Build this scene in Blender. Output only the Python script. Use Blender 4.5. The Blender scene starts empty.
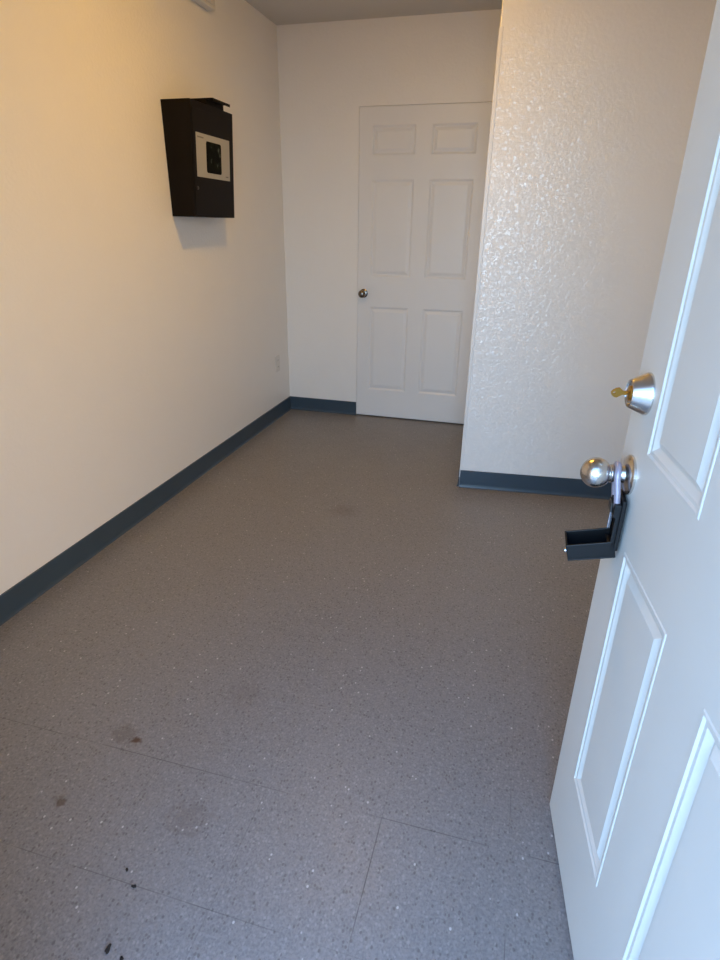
import bpy, bmesh, math, random
from mathutils import Matrix, Vector, Euler
C = bpy.context.scene.collection
PI = math.pi
LAMP, SKY = 103., 14.6
random.seed(4)

# ------------------------------------------------------------------ materials
def new_mat(name):
    m = bpy.data.materials.new(name); m.use_nodes = True
    nt = m.node_tree
    return m, nt, nt.nodes['Principled BSDF']

def lin(r, g, b):
    f = lambda v: (v/255/12.92 if v/255 <= .04045 else ((v/255+.055)/1.055)**2.4)
    return (f(r), f(g), f(b), 1)

def plain(name, col, rough=.5, metal=0., bump=None, spec=.5, var=0.):
    m, nt, p = new_mat(name)
    p.inputs['Base Color'].default_value = col
    p.inputs['Roughness'].default_value = rough
    p.inputs['Metallic'].default_value = metal
    p.inputs['Specular IOR Level'].default_value = spec
    N, L = nt.nodes, nt.links
    tc = N.new('ShaderNodeTexCoord')
    if var:
        n = N.new('ShaderNodeTexNoise'); n.inputs['Scale'].default_value = 6; n.inputs['Detail'].default_value = 5
        L.new(tc.outputs['Object'], n.inputs['Vector'])
        mx = N.new('ShaderNodeMix'); mx.data_type = 'RGBA'
        mx.inputs[6].default_value = tuple(c*(1-var) for c in col[:3])+(1,)
        mx.inputs[7].default_value = tuple(min(1, c*(1+var)) for c in col[:3])+(1,)
        L.new(n.outputs['Fac'], mx.inputs[0]); L.new(mx.outputs[2], p.inputs['Base Color'])
    if bump:
        n = N.new('ShaderNodeTexNoise'); n.inputs['Scale'].default_value = bump[0]; n.inputs['Detail'].default_value = 3
        L.new(tc.outputs['Object'], n.inputs['Vector'])
        b = N.new('ShaderNodeBump'); b.inputs['Strength'].default_value = bump[1]; b.inputs['Distance'].default_value = bump[2]
        L.new(n.outputs['Fac'], b.inputs['Height']); L.new(b.outputs['Normal'], p.inputs['Normal'])
    return m

WALL = plain('wall_paint', (.85, .825, .79, 1), .42, 0, (75, .42, .004), .5, .015)
WALL_GLOSS = plain('wall_paint_semigloss', (.85, .825, .79, 1), .40, 0, (70, .25, .004), .5, .015)
_p = WALL_GLOSS.node_tree.nodes['Principled BSDF']; _p.inputs['Coat Weight'].default_value = .8; _p.inputs['Coat Roughness'].default_value = .04
_n = WALL_GLOSS.node_tree.nodes; _l = WALL_GLOSS.node_tree.links
_t = [n for n in _n if n.type == 'TEX_COORD'][0]
_w = _n.new('ShaderNodeTexNoise'); _w.inputs['Scale'].default_value = 30
_l.new(_t.outputs['Object'], _w.inputs['Vector'])
_m = _n.new('ShaderNodeMix'); _m.data_type = 'RGBA'; _m.blend_type = 'LINEAR_LIGHT'; _m.inputs[0].default_value = .02
_l.new(_t.outputs['Object'], _m.inputs[6]); _l.new(_w.outputs['Color'], _m.inputs[7])
_v = _n.new('ShaderNodeTexVoronoi'); _v.inputs['Scale'].default_value = 42
_l.new(_m.outputs[2], _v.inputs['Vector'])
_q = _n.new('ShaderNodeMath'); _q.operation = 'POWER'; _q.inputs[1].default_value = 2; _l.new(_v.outputs['Distance'], _q.inputs[0])
_c = _n.new('ShaderNodeBump'); _c.invert = True; _c.inputs['Strength'].default_value = 1; _c.inputs['Distance'].default_value = .0040
_l.new(_q.outputs[0], _c.inputs['Height']); _l.new(_c.outputs['Normal'], _p.inputs['Coat Normal'])
CEIL = plain('ceiling_paint', (.66, .63, .58, 1), .8, 0, (60, .4, .004), .3)
BASE = plain('vinyl_base', (.041, .066, .092, 1), .34, 0, (20, .05, .002), .5, .12)
DOORP = plain('door_paint', (.78, .77, .76, 1), .38, 0, (160, .06, .001), .5, .02)
DOORF = plain('front_door_paint', (.69, .675, .63, 1), .36, 0, (90, .07, .001), .5, .03)
GUARD = plain('corner_guard_plastic', (.80, .78, .75, 1), .35)
NICKEL = plain('satin_nickel', (.62, .59, .55, 1), .26, 1.)
NICKEL_DARK = plain('aged_nickel', (.22, .19, .165, 1), .25, 1.)
BRASS = plain('brass', (.62, .38, .09, 1), .33, 1.)
BLACKP = plain('black_plastic', (.006, .006, .0065, 1), .45, 0, (220, .1, .001), .3)
STEEL = plain('steel', (.55, .55, .60, 1), .25, 1.)
SLEEVE = plain('shackle_sleeve', (.36, .33, .40, 1), .3, .3)
BROWN = plain('brown_enamel', (.0062, .0036, .0020, 1), .55, 0, (180, .1, .001), .13)
LOCKM = plain('dark_lock_metal', (.05, .042, .035, 1), .4, .6)
PAPER = plain('paper', (.40, .385, .35, 1), .6)
INK = plain('grey_ink', (.20, .19, .18, 1), .7)
WHITEP = plain('white_plastic', (.74, .71, .66, 1), .4)
DARK = plain('dark_slot', (.03, .03, .03, 1), .6)
DIRT = plain('dry_dirt', (.012, .010, .009, 1), .8, 0, (300, .5, .002))
CONC = plain('concrete', (.40, .38, .35, 1), .85, 0, (30, .3, .004), .3, .15)
STUCCO = plain('jamb_paint', (.70, .69, .67, 1), .45)

def picture_mat():
    m, nt, p = new_mat('printed_picture'); N, L = nt.nodes, nt.links
    tc = N.new('ShaderNodeTexCoord'); n = N.new('ShaderNodeTexNoise')
    n.inputs['Scale'].default_value = 22; n.inputs['Detail'].default_value = 4
    L.new(tc.outputs['Object'], n.inputs['Vector'])
    r = N.new('ShaderNodeValToRGB'); e = r.color_ramp.elements
    e[0].position = .45; e[0].color = (.003, .0035, .003, 1)
    e[1].position = .78; e[1].color = (.16, .185, .16, 1)
    x = e.new(.6); x.color = (.008, .011, .008, 1)
    L.new(n.outputs['Fac'], r.inputs['Fac']); L.new(r.outputs['Color'], p.inputs['Base Color'])
    p.inputs['Roughness'].default_value = .8; p.inputs['Specular IOR Level'].default_value = .1
    return m
PICT = picture_mat()

TX, TY, T = 1.5057, .6576, .3048
def floor_mat():
    m, nt, p = new_mat('vinyl_tile'); N, L = nt.nodes, nt.links
    tc = N.new('ShaderNodeTexCoord')
    def mth(op, a, b=None, c=None):
        n = N.new('ShaderNodeMath'); n.operation = op
        for i, v in enumerate((a, b, c)):
            if v is None: continue
            if hasattr(v, 'links'): L.new(v, n.inputs[i])
            else: n.inputs[i].default_value = v
        return n.outputs[0]
    def mixc(f, a, b):
        n = N.new('ShaderNodeMix'); n.data_type = 'RGBA'
        for s, v in ((0, f), (6, a), (7, b)):
            if hasattr(v, 'links'): L.new(v, n.inputs[s])
            else: n.inputs[s].default_value = v
        return n.outputs[2]
    sx = N.new('ShaderNodeSeparateXYZ'); L.new(tc.outputs['Object'], sx.inputs[0])
    X, Y = sx.outputs[0], sx.outputs[1]
    def vor(sc, off):
        mp = N.new('ShaderNodeMapping'); mp.inputs['Location'].default_value = (off, off*.7, 0); mp.inputs['Scale'].default_value = (1, .75, 1)
        L.new(tc.outputs['Object'], mp.inputs[0])
        v = N.new('ShaderNodeTexVoronoi'); v.inputs['Scale'].default_value = sc; L.new(mp.outputs[0], v.inputs['Vector'])
        return v
    def noise(sc, det=3, off=0):
        mp = N.new('ShaderNodeMapping'); mp.inputs['Location'].default_value = (off, off*.3, 0)
        L.new(tc.outputs['Object'], mp.inputs[0])
        n = N.new('ShaderNodeTexNoise'); n.inputs['Scale'].default_value = sc; n.inputs['Detail'].default_value = det
        L.new(mp.outputs[0], n.inputs['Vector']); return n.outputs['Fac']
    def ss(v, a, b):
        n = N.new('ShaderNodeMapRange'); n.interpolation_type = 'SMOOTHSTEP'
        L.new(v, n.inputs[0]); n.inputs[1].default_value = a; n.inputs[2].default_value = b
        return n.outputs[0]
    base = mixc(noise(2.2, 4), (.192, .187, .187, 1), (.242, .236, .237, 1))
    base = mixc(mth('MULTIPLY', ss(noise(170, 3, 1), .38, .64), .35), base, (.125, .117, .115, 1))
    base = mixc(mth('MULTIPLY', ss(noise(120, 3, 5), .50, .68), .4), base, (.36, .345, .34, 1))
    v1 = vor(140, 0); v2 = vor(105, 3.3); v3 = vor(300, 7.1)
    def chip(v, lo, hi):   # cells chosen by random red channel
        s = N.new('ShaderNodeSeparateColor'); L.new(v.outputs['Color'], s.inputs[0])
        return s.outputs[0], s.outputs[1]
    a, a2 = chip(v1, 0, 1); b, b2 = chip(v2, 0, 1); c, c2 = chip(v3, 0, 1)
    d1 = v1.outputs['Distance']; d2 = v2.outputs['Distance']
    col = mixc(mth('MULTIPLY', ss(c, 0, 1), .5), base, (.30, .28, .265, 1))
    fl = mth('MULTIPLY', mth('GREATER_THAN', a, .84), mth('SUBTRACT', 1., ss(d1, .3, .5)))
    col = mixc(mth('MULTIPLY', fl, .5), col, (.36, .34, .325, 1))
    fd = mth('MULTIPLY', mth('LESS_THAN', a, .16), mth('SUBTRACT', 1., ss(d1, .28, .5)))
    col = mixc(mth('MULTIPLY', fd, .5), col, (.085, .075, .07, 1))
    fw = mth('MULTIPLY', mth('GREATER_THAN', b, .975), mth('SUBTRACT', 1., ss(d2, .18, .34)))
    col = mixc(mth('MULTIPLY', fw, .7), col, (.66, .64, .62, 1))
    # seams of the square tiles
    def seam(v, o):
        f = mth('FRACT', mth('ADD', mth('DIVIDE', mth('SUBTRACT', v, o), T), 100.5))
        d = mth('MULTIPLY', mth('ABSOLUTE', mth('SUBTRACT', f, .5)), T)
        return mth('SUBTRACT', 1., ss(d, .0004, .0017))
    sm = mth('MAXIMUM', mth('MULTIPLY', seam(X, TX), mth('ADD', .35, mth('MULTIPLY', ss(X, 1.15, 1.45), .65))), seam(Y, TY))
    sm = mth('MULTIPLY', sm, mth('MULTIPLY', ss(noise(3.5, 2, 9), .34, .60), mth('SUBTRACT', .75, mth('MULTIPLY', ss(Y, .75, 1.35), .6))))   # dirt in the seams by the door
    col = mixc(sm, col, (.045, .042, .042, 1))
    # rust coloured stains with a shape of their own
    for (px, py, rad, st) in ((.787, .998, .019, .95), (.715, .785, .022, .65), (.74, 1.01, .05, .3), (1.05, .83, .07, .2), (1.0, 1.25, .08, .12), (.93, 2.55, .1, .25)):
        dx = mth('SUBTRACT', X, px); dy = mth('SUBTRACT', Y, py)
        d = mth('SQRT', mth('ADD', mth('MULTIPLY', dx, dx), mth('MULTIPLY', dy, dy)))
        d = mth('ADD', d, mth('MULTIPLY', mth('SUBTRACT', noise(55, 3, px*5), .5), rad*2.2))
        f = mth('MULTIPLY', mth('SUBTRACT', 1., ss(d, rad*.25, rad)), st)
        col = mixc(f, col, (.075, .036, .02, 1))
    L.new(col, p.inputs['Base Color'])
    rg = N.new('ShaderNodeMapRange'); L.new(noise(7, 4, 2), rg.inputs[0]); rg.inputs[3].default_value = .34; rg.inputs[4].default_value = .48
    L.new(rg.outputs[0], p.inputs['Roughness'])
    p.inputs['Specular IOR Level'].default_value = .45
    bp = N.new('ShaderNodeBump'); bp.inputs['Strength'].default_value = .12; bp.inputs['Distance'].default_value = .002
    L.new(noise(90, 2, 4), bp.inputs['Height']); L.new(bp.outputs['Normal'], p.inputs['Normal'])
    return m
FLOOR = floor_mat()

def emit_mat(name, col, s):
    m, nt, p = new_mat(name)
    p.inputs['Base Color'].default_value = (.9, .88, .8, 1)
    p.inputs['Emission Color'].default_value = col; p.inputs['Emission Strength'].default_value = s
    return m

# ------------------------------------------------------------------ mesh helpers
def box(bm, x0, x1, y0, y1, z0, z1, M=None):
    vs = [Vector((x, y, z)) for x in (x0, x1) for y in (y0, y1) for z in (z0, z1)]
    if M is not None: vs = [M @ v for v in vs]
    v = [bm.verts.new(p) for p in vs]
    for f in ((0,1,3,2), (4,6,7,5), (0,4,5,1), (2,3,7,6), (0,2,6,4), (1,5,7,3)):
        bm.faces.new([v[i] for i in f])

def prism(bm, pts, axis, a, b):
    """polygon pts (2-D) swept along an axis from a to b"""
    def P(p, t):
        return {'x': (t, p[0], p[1]), 'y': (p[0], t, p[1]), 'z': (p[0], p[1], t)}[axis]
    A = [bm.verts.new(P(p, a)) for p in pts]; B = [bm.verts.new(P(p, b)) for p in pts]
    bm.faces.new(A); bm.faces.new(B[::-1]); n = len(pts)
    for i in range(n): bm.faces.new((A[i], B[i], B[(i+1) % n], A[(i+1) % n]))

def lathe(bm, prof, seg=40, M=None):
    """profile (distance out along -y, radius)"""
    rings = []
    for d, r in prof:
        if r < 1e-6: rings.append([bm.verts.new((0, -d, 0))])
        else: rings.append([bm.verts.new((r*math.cos(2*PI*i/seg), -d, r*math.sin(2*PI*i/seg))) for i in range(seg)])
    for a, b in zip(rings, rings[1:]):
        for i in range(seg):
            j = (i+1) % seg
            if len(a) == 1 and len(b) == 1: continue
            if len(a) == 1: bm.faces.new((a[0], b[i], b[j]))
            elif len(b) == 1: bm.faces.new((a[i], a[j], b[0]))
            else: bm.faces.new((a[i], a[j], b[j], b[i]))
    if len(rings[0]) > 1: bm.faces.new(rings[0])
    if len(rings[-1]) > 1: bm.faces.new(rings[-1])
    if M is not None: bmesh.ops.transform(bm, matrix=M, verts=bm.verts)

def tube(bm, pts, r, seg=12):
    pts = [Vector(p) for p in pts]; rings = []
    up = None
    for i, p in enumerate(pts):
        t = (pts[min(i+1, len(pts)-1)] - pts[max(i-1, 0)]).normalized()
        if up is None: up = t.orthogonal().normalized()
        up = (up - t*up.dot(t)).normalized(); s = t.cross(up)
        rings.append([bm.verts.new(p + r*(math.cos(2*PI*k/seg)*up + math.sin(2*PI*k/seg)*s)) for k in range(seg)])
    for a, b in zip(rings, rings[1:]):
        for k in range(seg): bm.faces.new((a[k], a[(k+1) % seg], b[(k+1) % seg], b[k]))
    bm.faces.new(rings[0]); bm.faces.new(rings[-1])

def obj(name, bm, mat, parent=None, bevel=0, smooth=False, seg=2, M=None):
    bmesh.ops.recalc_face_normals(bm, faces=bm.faces[:])
    me = bpy.data.meshes.new(name); bm.to_mesh(me); bm.free()
    me.materials.append(mat)
    o = bpy.data.objects.new(name, me); C.objects.link(o)
    if parent is not None: o.parent = parent
    if M is not None: o.matrix_local = M
    if bevel:
        b = o.modifiers.new('bevel', 'BEVEL'); b.width = bevel; b.segments = seg; b.limit_method = 'ANGLE'; b.angle_limit = math.radians(40)
    if smooth:
        for p in me.polygons: p.use_smooth = True
        try: me.set_sharp_from_angle(angle=math.radians(38))
        except Exception: pass
    return o

def empty(name, M, label, cat, group=None):
    o = bpy.data.objects.new(name, None); o.empty_display_size = .05
    C.objects.link(o); o.matrix_world = M
    return tag(o, label, cat, group)

def tag(o, label, cat, group=None):
    o['label'] = label; o['category'] = cat
    if group: o['group'] = group
    return o

def struct(name, bm, mat, label, cat, **k):
    o = obj(name, bm, mat, **k); o['kind'] = 'structure'
    return tag(o, label, cat)

# ------------------------------------------------------------------ room shell
L_, H, XR, YF = 4.152, 2.474, 2.48, .26       # back wall, ceiling, right wall, inner face of front wall
COLX, COLY, COLY2 = 1.4590, 3.024, 3.125      # corner of the closet wall, and its far right end
TH = .12
b = bmesh.new(); box(b, -TH, XR+TH, YF-.16, L_+TH, -.12, 0)
struct('floor', b, FLOOR, 'grey speckled vinyl tile floor with faint square seams', 'floor')
b = bmesh.new(); box(b, -TH, XR+TH, YF-.16, L_+TH, H, H+.1)
struct('ceiling', b, CEIL, 'plain off-white ceiling above the entry room', 'ceiling')
b = bmesh.new(); box(b, -TH, 0, YF-.16, L_+TH, 0, H)
struct('wall_left', b, WALL, 'long off-white left wall carrying the brown drop box', 'wall')
DX0, DX1, DYF, DH = .5435, 1.3775, L_-.006, 2.026
GAP = .002
b = bmesh.new()
box(b, 0, DX0-GAP, L_, L_+TH, 0, H); box(b, DX1+GAP, XR, L_, L_+TH, 0, H); box(b, DX0-GAP, DX1+GAP, L_, L_+TH, DH+GAP, H)
box(b, DX0-GAP, DX1+GAP, L_+.045, L_+TH, 0, DH+GAP)
struct('wall_back', b, WALL, 'off-white end wall around the closed six-panel door', 'wall')
b = bmesh.new(); box(b, XR, XR+TH, YF-.16, L_+TH, 0, H)
struct('wall_right', b, WALL, 'off-white right wall behind the open front door', 'wall')
b = bmesh.new(); prism(b, [(COLX, COLY), (XR, COLY2), (XR, L_), (COLX, L_)], 'z', 0, H)
struct('wall_inner', b, WALL_GLOSS, 'semi-gloss textured wall projecting from the right with an outside corner', 'wall', bevel=.006)

# front wall with the doorway the camera looks through
PHI = .1123; LX, LY = 1.9033, 1.106; DW = .848
HX, HY = LX + DW*math.sin(PHI), LY - DW*math.cos(PHI)
OX0, OX1, OZ = HX - .885, HX + .022, 2.055
b = bmesh.new()
box(b, 0, OX0, YF-.16, YF, 0, H); box(b, OX1, XR, YF-.16, YF, 0, H); box(b, OX0, OX1, YF-.16, YF, OZ, H)
struct('wall_front', b, WALL, 'off-white front wall around the entrance doorway', 'wall')
b = bmesh.new()
box(b, OX0, OX0+.018, YF-.165, YF+.002, 0, OZ); box(b, OX1-.018, OX1, YF-.165, YF-.01, 0, OZ); box(b, OX0+.018, OX1-.018, YF-.165, YF+.002, OZ-.018, OZ)
struct('trim_1', b, STUCCO, 'painted jamb lining the entrance doorway', 'door frame')

# corner guard over the outside corner
b = bmesh.new()
sl = (COLY2-COLY)/(XR-COLX)
g = .0025; w = .015
prism(b, [(COLX-g, COLY-g), (COLX+w, COLY-g+w*sl), (COLX+w, COLY+w*sl+.0005), (COLX+.0005, COLY+.0005), (COLX+.0005, COLY+w), (COLX-g, COLY+w)], 'z', .06, 2.105)
struct('trim_2', b, GUARD, 'white corner guard strip on the outside wall corner', 'corner guard', bevel=.001)

# vinyl cove base
BH, BT = .102, .006
def base_run(name, p, q, n, label):
    """p->q along the wall foot, n = direction into the room"""
    p, q, n = Vector(p), Vector(q), Vector(n).normalized()
    prof = [(0, 0), (.014, 0), (.010, .004), (BT+.001, .012), (BT, .02), (BT, BH-.002), (BT-.002, BH), (0, BH)]
    b = bmesh.new(); A = []; B = []
    for d, z in prof:
        A.append(b.verts.new((p.x+n.x*d, p.y+n.y*d, z))); B.append(b.verts.new((q.x+n.x*d, q.y+n.y*d, z)))
    b.faces.new(A); b.faces.new(B)
    for i in range(len(prof)):
        j = (i+1) % len(prof); b.faces.new((A[i], A[j], B[j], B[i]))
    return struct(name, b, BASE, label, 'baseboard')
base_run('baseboard_left', (0, YF), (0, L_), (1, 0), 'dark slate vinyl base along the left wall')
base_run('baseboard_back', (.0, L_), (DX0-GAP, L_), (0, -1), 'short dark slate vinyl base left of the closed white door')
base_run('baseboard_inner', (COLX+.002, COLY), (XR, COLY2), (sl, -1), 'slate blue vinyl base below the projecting right wall')
base_run('baseboard_side', (COLX, COLY+.002), (COLX, L_-.04), (-1, 0), 'slate vinyl base on the side of the projecting wall')
base_run('baseboard_right', (XR, YF), (XR, COLY2), (-1, 0), 'slate vinyl base along the right wall')

# ------------------------------------------------------------------ six-panel doors
def panel_door(xs, zs, W, Hh, thick, prof, z0=0):
    """face at y=0 looking to -y; xs / zs = panel spans; prof = (inset, height towards the viewer)"""
    b = bmesh.new(); c = .003
    gx = [c] + [v for s in xs for v in s] + [W-c]; gz = [z0+c] + [v for s in zs for v in s] + [z0+Hh-c]
    V = {}
    def vt(x, y, z):
        k = (round(x, 5), round(y, 5), round(z, 5))
        if k not in V: V[k] = b.verts.new((x, y, z))
        return V[k]
    for i in range(len(gx)-1):
        for j in range(len(gz)-1):
            x0, x1, a, d = gx[i], gx[i+1], gz[j], gz[j+1]
            if i % 2 == 1 and j % 2 == 1:
                prev = [vt(x0, 0, a), vt(x1, 0, a), vt(x1, 0, d), vt(x0, 0, d)]
                for ins, h in prof[1:]:
                    cur = [vt(x0+ins, -h, a+ins), vt(x1-ins, -h, a+ins), vt(x1-ins, -h, d-ins), vt(x0+ins, -h, d-ins)]
                    for k in range(4): b.faces.new((prev[k], prev[(k+1) % 4], cur[(k+1) % 4], cur[k]))
                    prev = cur
                b.faces.new(prev)
            else:
                b.faces.new((vt(x0, 0, a), vt(x1, 0, a), vt(x1, 0, d), vt(x0, 0, d)))
    # chamfered rim, sides and back
    rim = [(c, c), (W-c, c), (W-c, Hh-c), (c, Hh-c)]; out = [(0, 0), (W, 0), (W, Hh), (0, Hh)]
    R0 = [b.verts.new((x, 0, z+z0)) for x, z in rim]; R1 = [b.verts.new((x, c, z+z0)) for x, z in out]; R2 = [b.verts.new((x, thick, z+z0)) for x, z in out]
    for k in range(4):
        n = (k+1) % 4
        b.faces.new((R0[k], R0[n], R1[n], R1[k])); b.faces.new((R1[k], R1[n], R2[n], R2[k]))
    b.faces.new(R2)
    return b

# the open front door: local x runs from the latch edge to the hinge, -y is its outer face
DM = Matrix.Translation((LX, LY, 0)) @ Matrix.Rotation(-(PI/2-PHI), 4, 'Z')
PROF1 = [(0, 0), (.002, .0015), (.006, .0015), (.0088, -.0015), (.0150, -.0018), (.0245, -.0085), (.027, -.0085), (.0385, -.0015)]
b = panel_door([(.1254, .3553), (.4927, .7226)], [(.2567, .8162), (.9958, 1.60), (1.74, 1.905)], DW, 2.025, .044, PROF1, .012)
front_door = struct('door_1', b, DOORF, 'open white six-panel front door with satin knob and deadbolt', 'door', M=DM)
BX, KZ, BZ = .0672, .939, 1.0855
kn = bmesh.new()
lathe(kn, [(0, .0355), (.004, .0355), (.007, .033), (.010, .025), (.012, .0165), (.016, .0145), (.030, .0125)])
knob_rose = obj('knob_rose', kn, NICKEL, front_door, smooth=True, M=Matrix.Translation((BX, 0, KZ)))
kn = bmesh.new()
pr = [(.026, .0118), (.028, .0155), (.033, .0165), (.0345, .0152)]
for i in range(15):
    a = math.radians(35 + i*(180-35)/14)
    pr.append((.0580 - .0262*math.cos(a), .0272*math.sin(a) if i < 14 else 0))
lathe(kn, pr, 48)
obj('knob', kn, NICKEL, front_door, smooth=True, M=Matrix.Translation((BX, 0, KZ)))
kn = bmesh.new()
lathe(kn, [(0, .0355), (.003, .0355), (.006, .034), (.026, .0250), (.0295, .0230), (.030, .0210), (.027, .0200), (.027, .0)], 48)
bolt = obj('deadbolt', kn, NICKEL, front_door, smooth=True, M=Matrix.Translation((BX, 0, BZ)))
kn = bmesh.new()
lathe(kn, [(.026, .0125), (.0295, .0125), (.0302, .0115), (.0302, 0)], 32)
obj('lock_cylinder', kn, BRASS, bolt, smooth=True)
for z in (.25, 1.02, 1.80):
    kn = bmesh.new(); tube(kn, [(DW+.006, .048, z-.045), (DW+.006, .048, z+.045)], .006)
    obj('hinge', kn, NICKEL, front_door, smooth=True)

# brass key left in the deadbolt (its own thing)
KM = DM @ Matrix.Translation((BX, 0, BZ)) @ Matrix.Rotation(math.radians(28), 4, 'Y')
key = bmesh.new()
prof = [(-.0035, .036), (-.0035, .046), (-.0062, .050), (-.0098, .055), (-.0088, .0605), (-.0045, .0665), (0, .069), (.0045, .0665), (.0088, .0605), (.0098, .055), (.0062, .050), (.0035, .046), (.0035, .036)]
hole = [(.0026*math.cos(a), .0625+.0026*math.sin(a)) for a in [2*PI*i/10 for i in range(10)]]
t = .0012
for sgn in (-1, 1):
    o_ = [key.verts.new((sgn*t, -(.031+(d-.036)*.83), z*1.08)) for z, d in prof]; h_ = [key.verts.new((sgn*t, -(.031+(d-.036)*.83), z*1.08)) for z, d in hole]
    eds = [key.edges.new((o_[i], o_[(i+1) % len(o_)])) for i in range(len(o_))] + [key.edges.new((h_[i], h_[(i+1) % 10])) for i in range(10)]
    bmesh.ops.triangle_fill(key, edges=eds, use_beauty=True)
    if sgn == -1: oa, ha = o_, h_
for A, B in ((oa, o_), (ha, h_)):
    for i in range(len(A)):
        j = (i+1) % len(A); key.faces.new((A[i], A[j], B[j], B[i]))
k_ = obj('key', key, BRASS, M=KM)
tag(k_, 'small brass key sticking out of the deadbolt on the open front door', 'key')

# black key lock box hanging from the knob, its cover dropped open
BM_ = DM @ Matrix.Translation((BX+.013, -.004, KZ-.133)) @ Matrix.Rotation(math.radians(-7), 4, 'Z')
lb = empty('lock_box', BM_, 'open black key lock box hanging from the front door knob', 'lock box')
hw = .030
b = bmesh.new()                      # case: back plate with low rim and thick head
box(b, -hw, hw, -.007, 0, 0, .098)
box(b, -hw, hw, -.019, -.007, .064, .090)
box(b, -hw, -hw+.004, -.015, -.007, .006, .066); box(b, hw-.004, hw, -.015, -.007, .006, .066)
box(b, -hw, hw, -.015, -.007, 0, .006)
obj('case', b, BLACKP, lb, bevel=.0025)
b = bmesh.new()                      # dropped cover: shallow tray sticking out
y0, y1, zb, zt, tw = -.084, -.002, -.014, .019, .0035
box(b, -hw, hw, y0, y1, zb, zb+tw); box(b, -hw, -hw+tw, y0, y1, zb+tw, zt); box(b, hw-tw, hw, y0, y1, zb+tw, zt)
box(b, -hw+tw, hw-tw, y0, y0+tw, zb+tw, zt); box(b, -hw+tw, hw-tw, y1-tw, y1, zb+tw, zt-.021)
droop = Matrix.Translation((0, -.004, -.006)) @ Matrix.Rotation(math.radians(15), 4, 'X') @ Matrix.Translation((0, .004, .006))
cover = obj('cover', b, BLACKP, lb, bevel=.0015, M=droop)
b = bmesh.new(); tube(b, [(hw*.75, y0+.002, .006), (hw*.75, y0-.003, .006)], .0042)
obj('release_button', b, STEEL, cover, smooth=True)
b = bmesh.new(); box(b, -.014, .014, -.0225, -.0195, .068, .086)
obj('dial_plate', b, DARK, lb, bevel=.001)
b = bmesh.new(); box(b, -.004, .001, -.020, -.014, .030, .066)
obj('latch_lever', b, STEEL, lb, bevel=.001)
b = bmesh.new()                      # shackle over the knob neck
sx = -.008
pts = [(-.019, -.013, .076), (sx*.6-.019, -.018, .115)]
pts += [(sx+.019*math.cos(a), -.021, .133+.019*math.sin(a)) for a in [PI - PI*i/12 for i in range(13)]]
pts += [(sx*.6+.019, -.018, .115), (.019, -.013, .076)]
tube(b, pts, .0055)
obj('shackle', b, SLEEVE, lb, smooth=True)

# the closed back door
b = panel_door([(.090, .372), (.472, .752)], [(.212, .812), (1.015, 1.615), (1.755, 1.922)], DX1-DX0, DH-.009, .034,
               [(0, 0), (.004, -.002), (.012, -.007), (.017, -.007), (.034, -.0015), (.042, -.001)], .009)
DB = Matrix.Translation((DX0, DYF, 0))
back_door = struct('door_2', b, DOORP, 'closed white six-panel interior door in the end wall', 'door', M=DB)
kn = bmesh.new()
pr = [(0, .030), (.004, .030), (.008, .022), (.010, .012), (.030, .011), (.034, .016)]
for i in range(12):
    a = math.radians(40+i*(180-40)/11); pr.append((.050-.020*math.cos(a), .0265*math.sin(a) if i < 11 else 0))
lathe(kn, pr, 32)
obj('knob', kn, NICKEL_DARK, back_door, smooth=True, M=Matrix.Translation((.046, 0, .90)))

# ------------------------------------------------------------------ drop box on the left wall
BY0, BY1, BZ0, BZ1, BD = 2.739, 3.156, 1.366, 1.848, .122
db = empty('drop_box', Matrix.Translation((0, (BY0+BY1)/2, BZ0)), 'dark brown metal drop box with hooded slot mounted on the left wall', 'drop box')
def loc(x0, x1, y0, y1, z0, z1, b):
    box(b, x0, x1, y0-yc, y1-yc, z0-BZ0, z1-BZ0)
yc = (BY0+BY1)/2
SL = .026/(BZ1-BZ0)                  # the front leans outwards towards the top
def shear(b):
    for v in b.verts: v.co.x += SL*v.co.z
def front(d0, d1, y0, y1, z0, z1):
    b = bmesh.new(); loc(BD+d0, BD+d1, y0, y1, z0, z1, b); shear(b); return b
hh = BZ1-BZ0
b = bmesh.new(); prism(b, [(.0005, 0), (BD, 0), (BD+SL*hh, hh), (.0005, hh)], 'y', BY0-yc, BY1-yc)
bmesh.ops.recalc_face_normals(b, faces=b.faces[:])
case = obj('case', b, BROWN, db, bevel=.002)
HY0, HY1 = 2.892, 3.066
b = bmesh.new(); loc(.0005, BD+.024, HY0+.002, HY1, BZ1-.002, 1.871, b)
loc(.0005, BD+.060, HY0, HY1+.001, 1.871, 1.874, b); loc(BD+.057, BD+.060, HY0, HY1+.001, 1.862, 1.8715, b)
obj('hood', b, BROWN, db, bevel=.0008)
obj('front_panel', front(0, .0025, BY0+.010, BY1-.008, BZ0+.010, BZ1-.03), BROWN, db, bevel=.001)
b = bmesh.new()
lathe(b, [(0, .008), (.003, .008), (.004, .006), (.004, 0)], 20, Matrix.Rotation(PI/2, 4, 'Z'))
obj('cam_lock', b, LOCKM, db, smooth=True, M=Matrix.Translation((BD+.0025+SL*.125, 2.772-yc, .125)))
notice = obj('notice', front(.0025, .0037, 2.775, 3.106, 1.540, 1.723), PAPER, db)
notice['label'] = 'pale paper notice with a dark picture'
b = bmesh.new()
pts = []
for cx, cz, a0 in ((3.004, 1.684, 0), (2.878, 1.684, 90), (2.878, 1.574, 180), (3.004, 1.574, 270)):
    for k in range(6):
        a = math.radians(a0+k*18); pts.append((cx+.012*math.cos(a)-yc, cz+.012*math.sin(a)-BZ0))
prism(b, pts, 'x', BD+.0037, BD+.0041); shear(b)
obj('printed_picture', b, PICT, notice)
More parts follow.
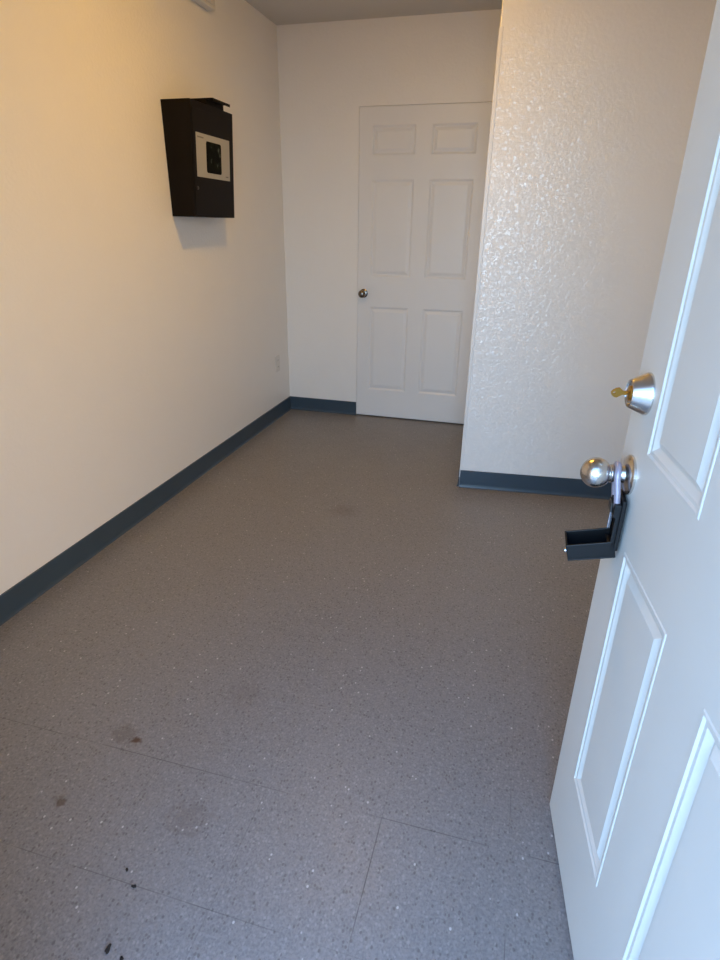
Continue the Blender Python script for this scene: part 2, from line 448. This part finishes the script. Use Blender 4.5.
for y, wd, z in ((2.787, .058, 1.703), (3.058, .030, 1.553)):
    obj('small_print', front(.0037, .0040, y, y+wd, z, z+.006), INK, notice)

# ------------------------------------------------------------------ small fixtures
M0 = Matrix.Translation((0, 3.932, .345))
oe = empty('wall_outlet', M0, 'white electrical outlet low on the left wall near the far corner', 'outlet')
b = bmesh.new(); box(b, .0003, .006, -.036, .036, 0, .118); obj('cover_plate', b, WHITEP, oe, bevel=.002)
for z in (.036, .082):
    b = bmesh.new(); box(b, .006, .008, -.016, .016, z-.015, z+.015); r_ = obj('receptacle', b, WHITEP, oe, bevel=.004)
    b = bmesh.new(); box(b, .008, .0083, -.008, -.006, z-.004, z+.007); box(b, .008, .0083, .006, .008, z-.004, z+.007)
    obj('slots', b, DARK, r_)
M0 = Matrix.Translation((0, 3.15, 2.305))
em = empty('wall_unit', M0, 'small off-white box high on the left wall above the brown drop box', 'wall fixture')
b = bmesh.new(); box(b, .0005, .045, -.11, .11, 0, .12); obj('housing', b, WHITEP, em, bevel=.006)
b = bmesh.new(); box(b, .045, .049, -.095, .095, .014, .106); obj('grille', b, CEIL, em, bevel=.002)

# crumbs of dirt on the floor
for (x, y, r, lab, sc) in ((.983, .682, .0034, 'tiny black dirt speck on grey floor, farthest of the four near the bottom', (1, 1, .5)),
                       (1.020, .655, .0042, 'black dirt crumb on a floor tile seam, second farthest of four', (1.3, .8, .45)),
                       (1.044, .536, .006, 'largest black dirt crumb on grey floor near the bottom edge', (.8, 1.5, .45)),
                       (1.080, .529, .004, 'black dirt crumb on grey floor just right of the largest crumb', (1.1, 1, .45))):
    b = bmesh.new(); bmesh.ops.create_icosphere(b, subdivisions=3, radius=r)
    for v in b.verts:
        v.co *= 1 + .35*math.sin(v.co.x/r*3.1+r*900)*math.cos(v.co.y/r*2.7+x*50)
        v.co.x *= sc[0]; v.co.y *= sc[1]; v.co.z *= sc[2]
    zmin = min(v.co.z for v in b.verts)
    o = obj('dirt_crumb', b, DIRT, smooth=True, M=Matrix.Translation((x, y, -zmin)))
    tag(o, lab, 'dirt', 'dirt crumbs on the floor')

# ------------------------------------------------------------------ the ceiling bulb that throws the box's shadow
lamp = empty('ceiling_lamp', Matrix.Translation((.98, 2.28, H)), 'round warm flush dome light on the ceiling', 'lamp')
RX = Matrix.Rotation(PI/2, 4, 'X')      # lathe axis -y  ->  -z
b = bmesh.new(); lathe(b, [(0, .125), (.018, .125), (.022, .120), (.022, .110), (.010, .108), (.010, 0)], 48, RX); obj('lamp_base', b, WHITEP, lamp, smooth=True)
b = bmesh.new()
pr = [(.012, .107)]
for i in range(13):
    a = i*PI/2/12; pr.append((.022+.050*math.sin(a), .107*math.cos(a) if i < 12 else 0))
lathe(b, pr, 48, RX)
obj('diffuser', b, emit_mat('lit_diffuser', (1, .53, .045, 1), LAMP), lamp, smooth=True)

# ------------------------------------------------------------------ outside: paved ground and open sky
b = bmesh.new(); box(b, -12, 14, -16, YF-.16, -.14, -.02)
struct('ground', b, CONC, 'concrete paving outside the entrance', 'ground')
w = bpy.data.worlds.new('sky'); bpy.context.scene.world = w; w.use_nodes = True
N, Lk = w.node_tree.nodes, w.node_tree.links
bg = N['Background']; tc = N.new('ShaderNodeTexCoord'); sp = N.new('ShaderNodeSeparateXYZ'); Lk.new(tc.outputs['Generated'], sp.inputs[0])
rp = N.new('ShaderNodeValToRGB'); Lk.new(sp.outputs[2], rp.inputs['Fac'])
e = rp.color_ramp.elements
e[0].position = 0; e[0].color = (.52, .78, 1.02, 1); e[1].position = .48; e[1].color = (.10, .21, .43, 1)
def mrange(sock, a, b, lo, hi):
    m = N.new('ShaderNodeMapRange'); m.interpolation_type = 'SMOOTHSTEP'; Lk.new(sock, m.inputs[0])
    for i, v in enumerate((a, b, lo, hi)): m.inputs[i+1].default_value = v
    return m.outputs[0]
def wmath(op, a, b):
    m = N.new('ShaderNodeMath'); m.operation = op; Lk.new(a, m.inputs[0]); Lk.new(b, m.inputs[1]); return m.outputs[0]
# warm bright band low over the horizon to the right, duller sky to the left
warm = wmath('MULTIPLY', mrange(sp.outputs[0], .30, .75, 0, 1), mrange(sp.outputs[2], .12, .42, 1, 0))
mx = N.new('ShaderNodeMix'); mx.data_type = 'RGBA'; Lk.new(warm, mx.inputs[0]); Lk.new(rp.outputs['Color'], mx.inputs[6]); mx.inputs[7].default_value = (1.12, .83, .46, 1)
Lk.new(mx.outputs[2], bg.inputs['Color'])
m_ = N.new('ShaderNodeMath'); m_.operation = 'MULTIPLY'; m_.inputs[1].default_value = SKY
Lk.new(mrange(sp.outputs[0], -.75, -.2, .45, 1), m_.inputs[0]); Lk.new(m_.outputs[0], bg.inputs['Strength'])
pl = bpy.data.lights.new('doorway_portal', 'AREA'); pl.shape = 'RECTANGLE'; pl.size = .87; pl.size_y = 2.03
pl.cycles.is_portal = True
po = bpy.data.objects.new('doorway_portal', pl); C.objects.link(po)
po.matrix_world = Matrix.Translation(((OX0+OX1)/2, YF-.17, 1.02)) @ Matrix.Rotation(PI/2, 4, 'X')

# ------------------------------------------------------------------ camera
cd = bpy.data.cameras.new('camera'); co = bpy.data.objects.new('camera', cd); C.objects.link(co)
cd.sensor_fit = 'VERTICAL'; cd.sensor_height = 36; cd.lens = 580.95/960*36; cd.clip_start = .02
r0, d0, f0 = Vector((.96419821, .26483944, .01348621)), Vector((.1180345, -.38307486, -.91614492)), Vector((-.23746508, .88493713, -.40062028))
co.matrix_world = Matrix(((r0.x, -d0.x, -f0.x, 1.69553), (r0.y, -d0.y, -f0.y, 0), (r0.z, -d0.z, -f0.z, 1.3357), (0, 0, 0, 1)))
sc = bpy.context.scene; sc.camera = co
vs = sc.view_settings; vs.view_transform = 'Standard'; vs.look = 'None'; vs.gamma = 1; vs.use_curve_mapping = False; vs.exposure = 0.
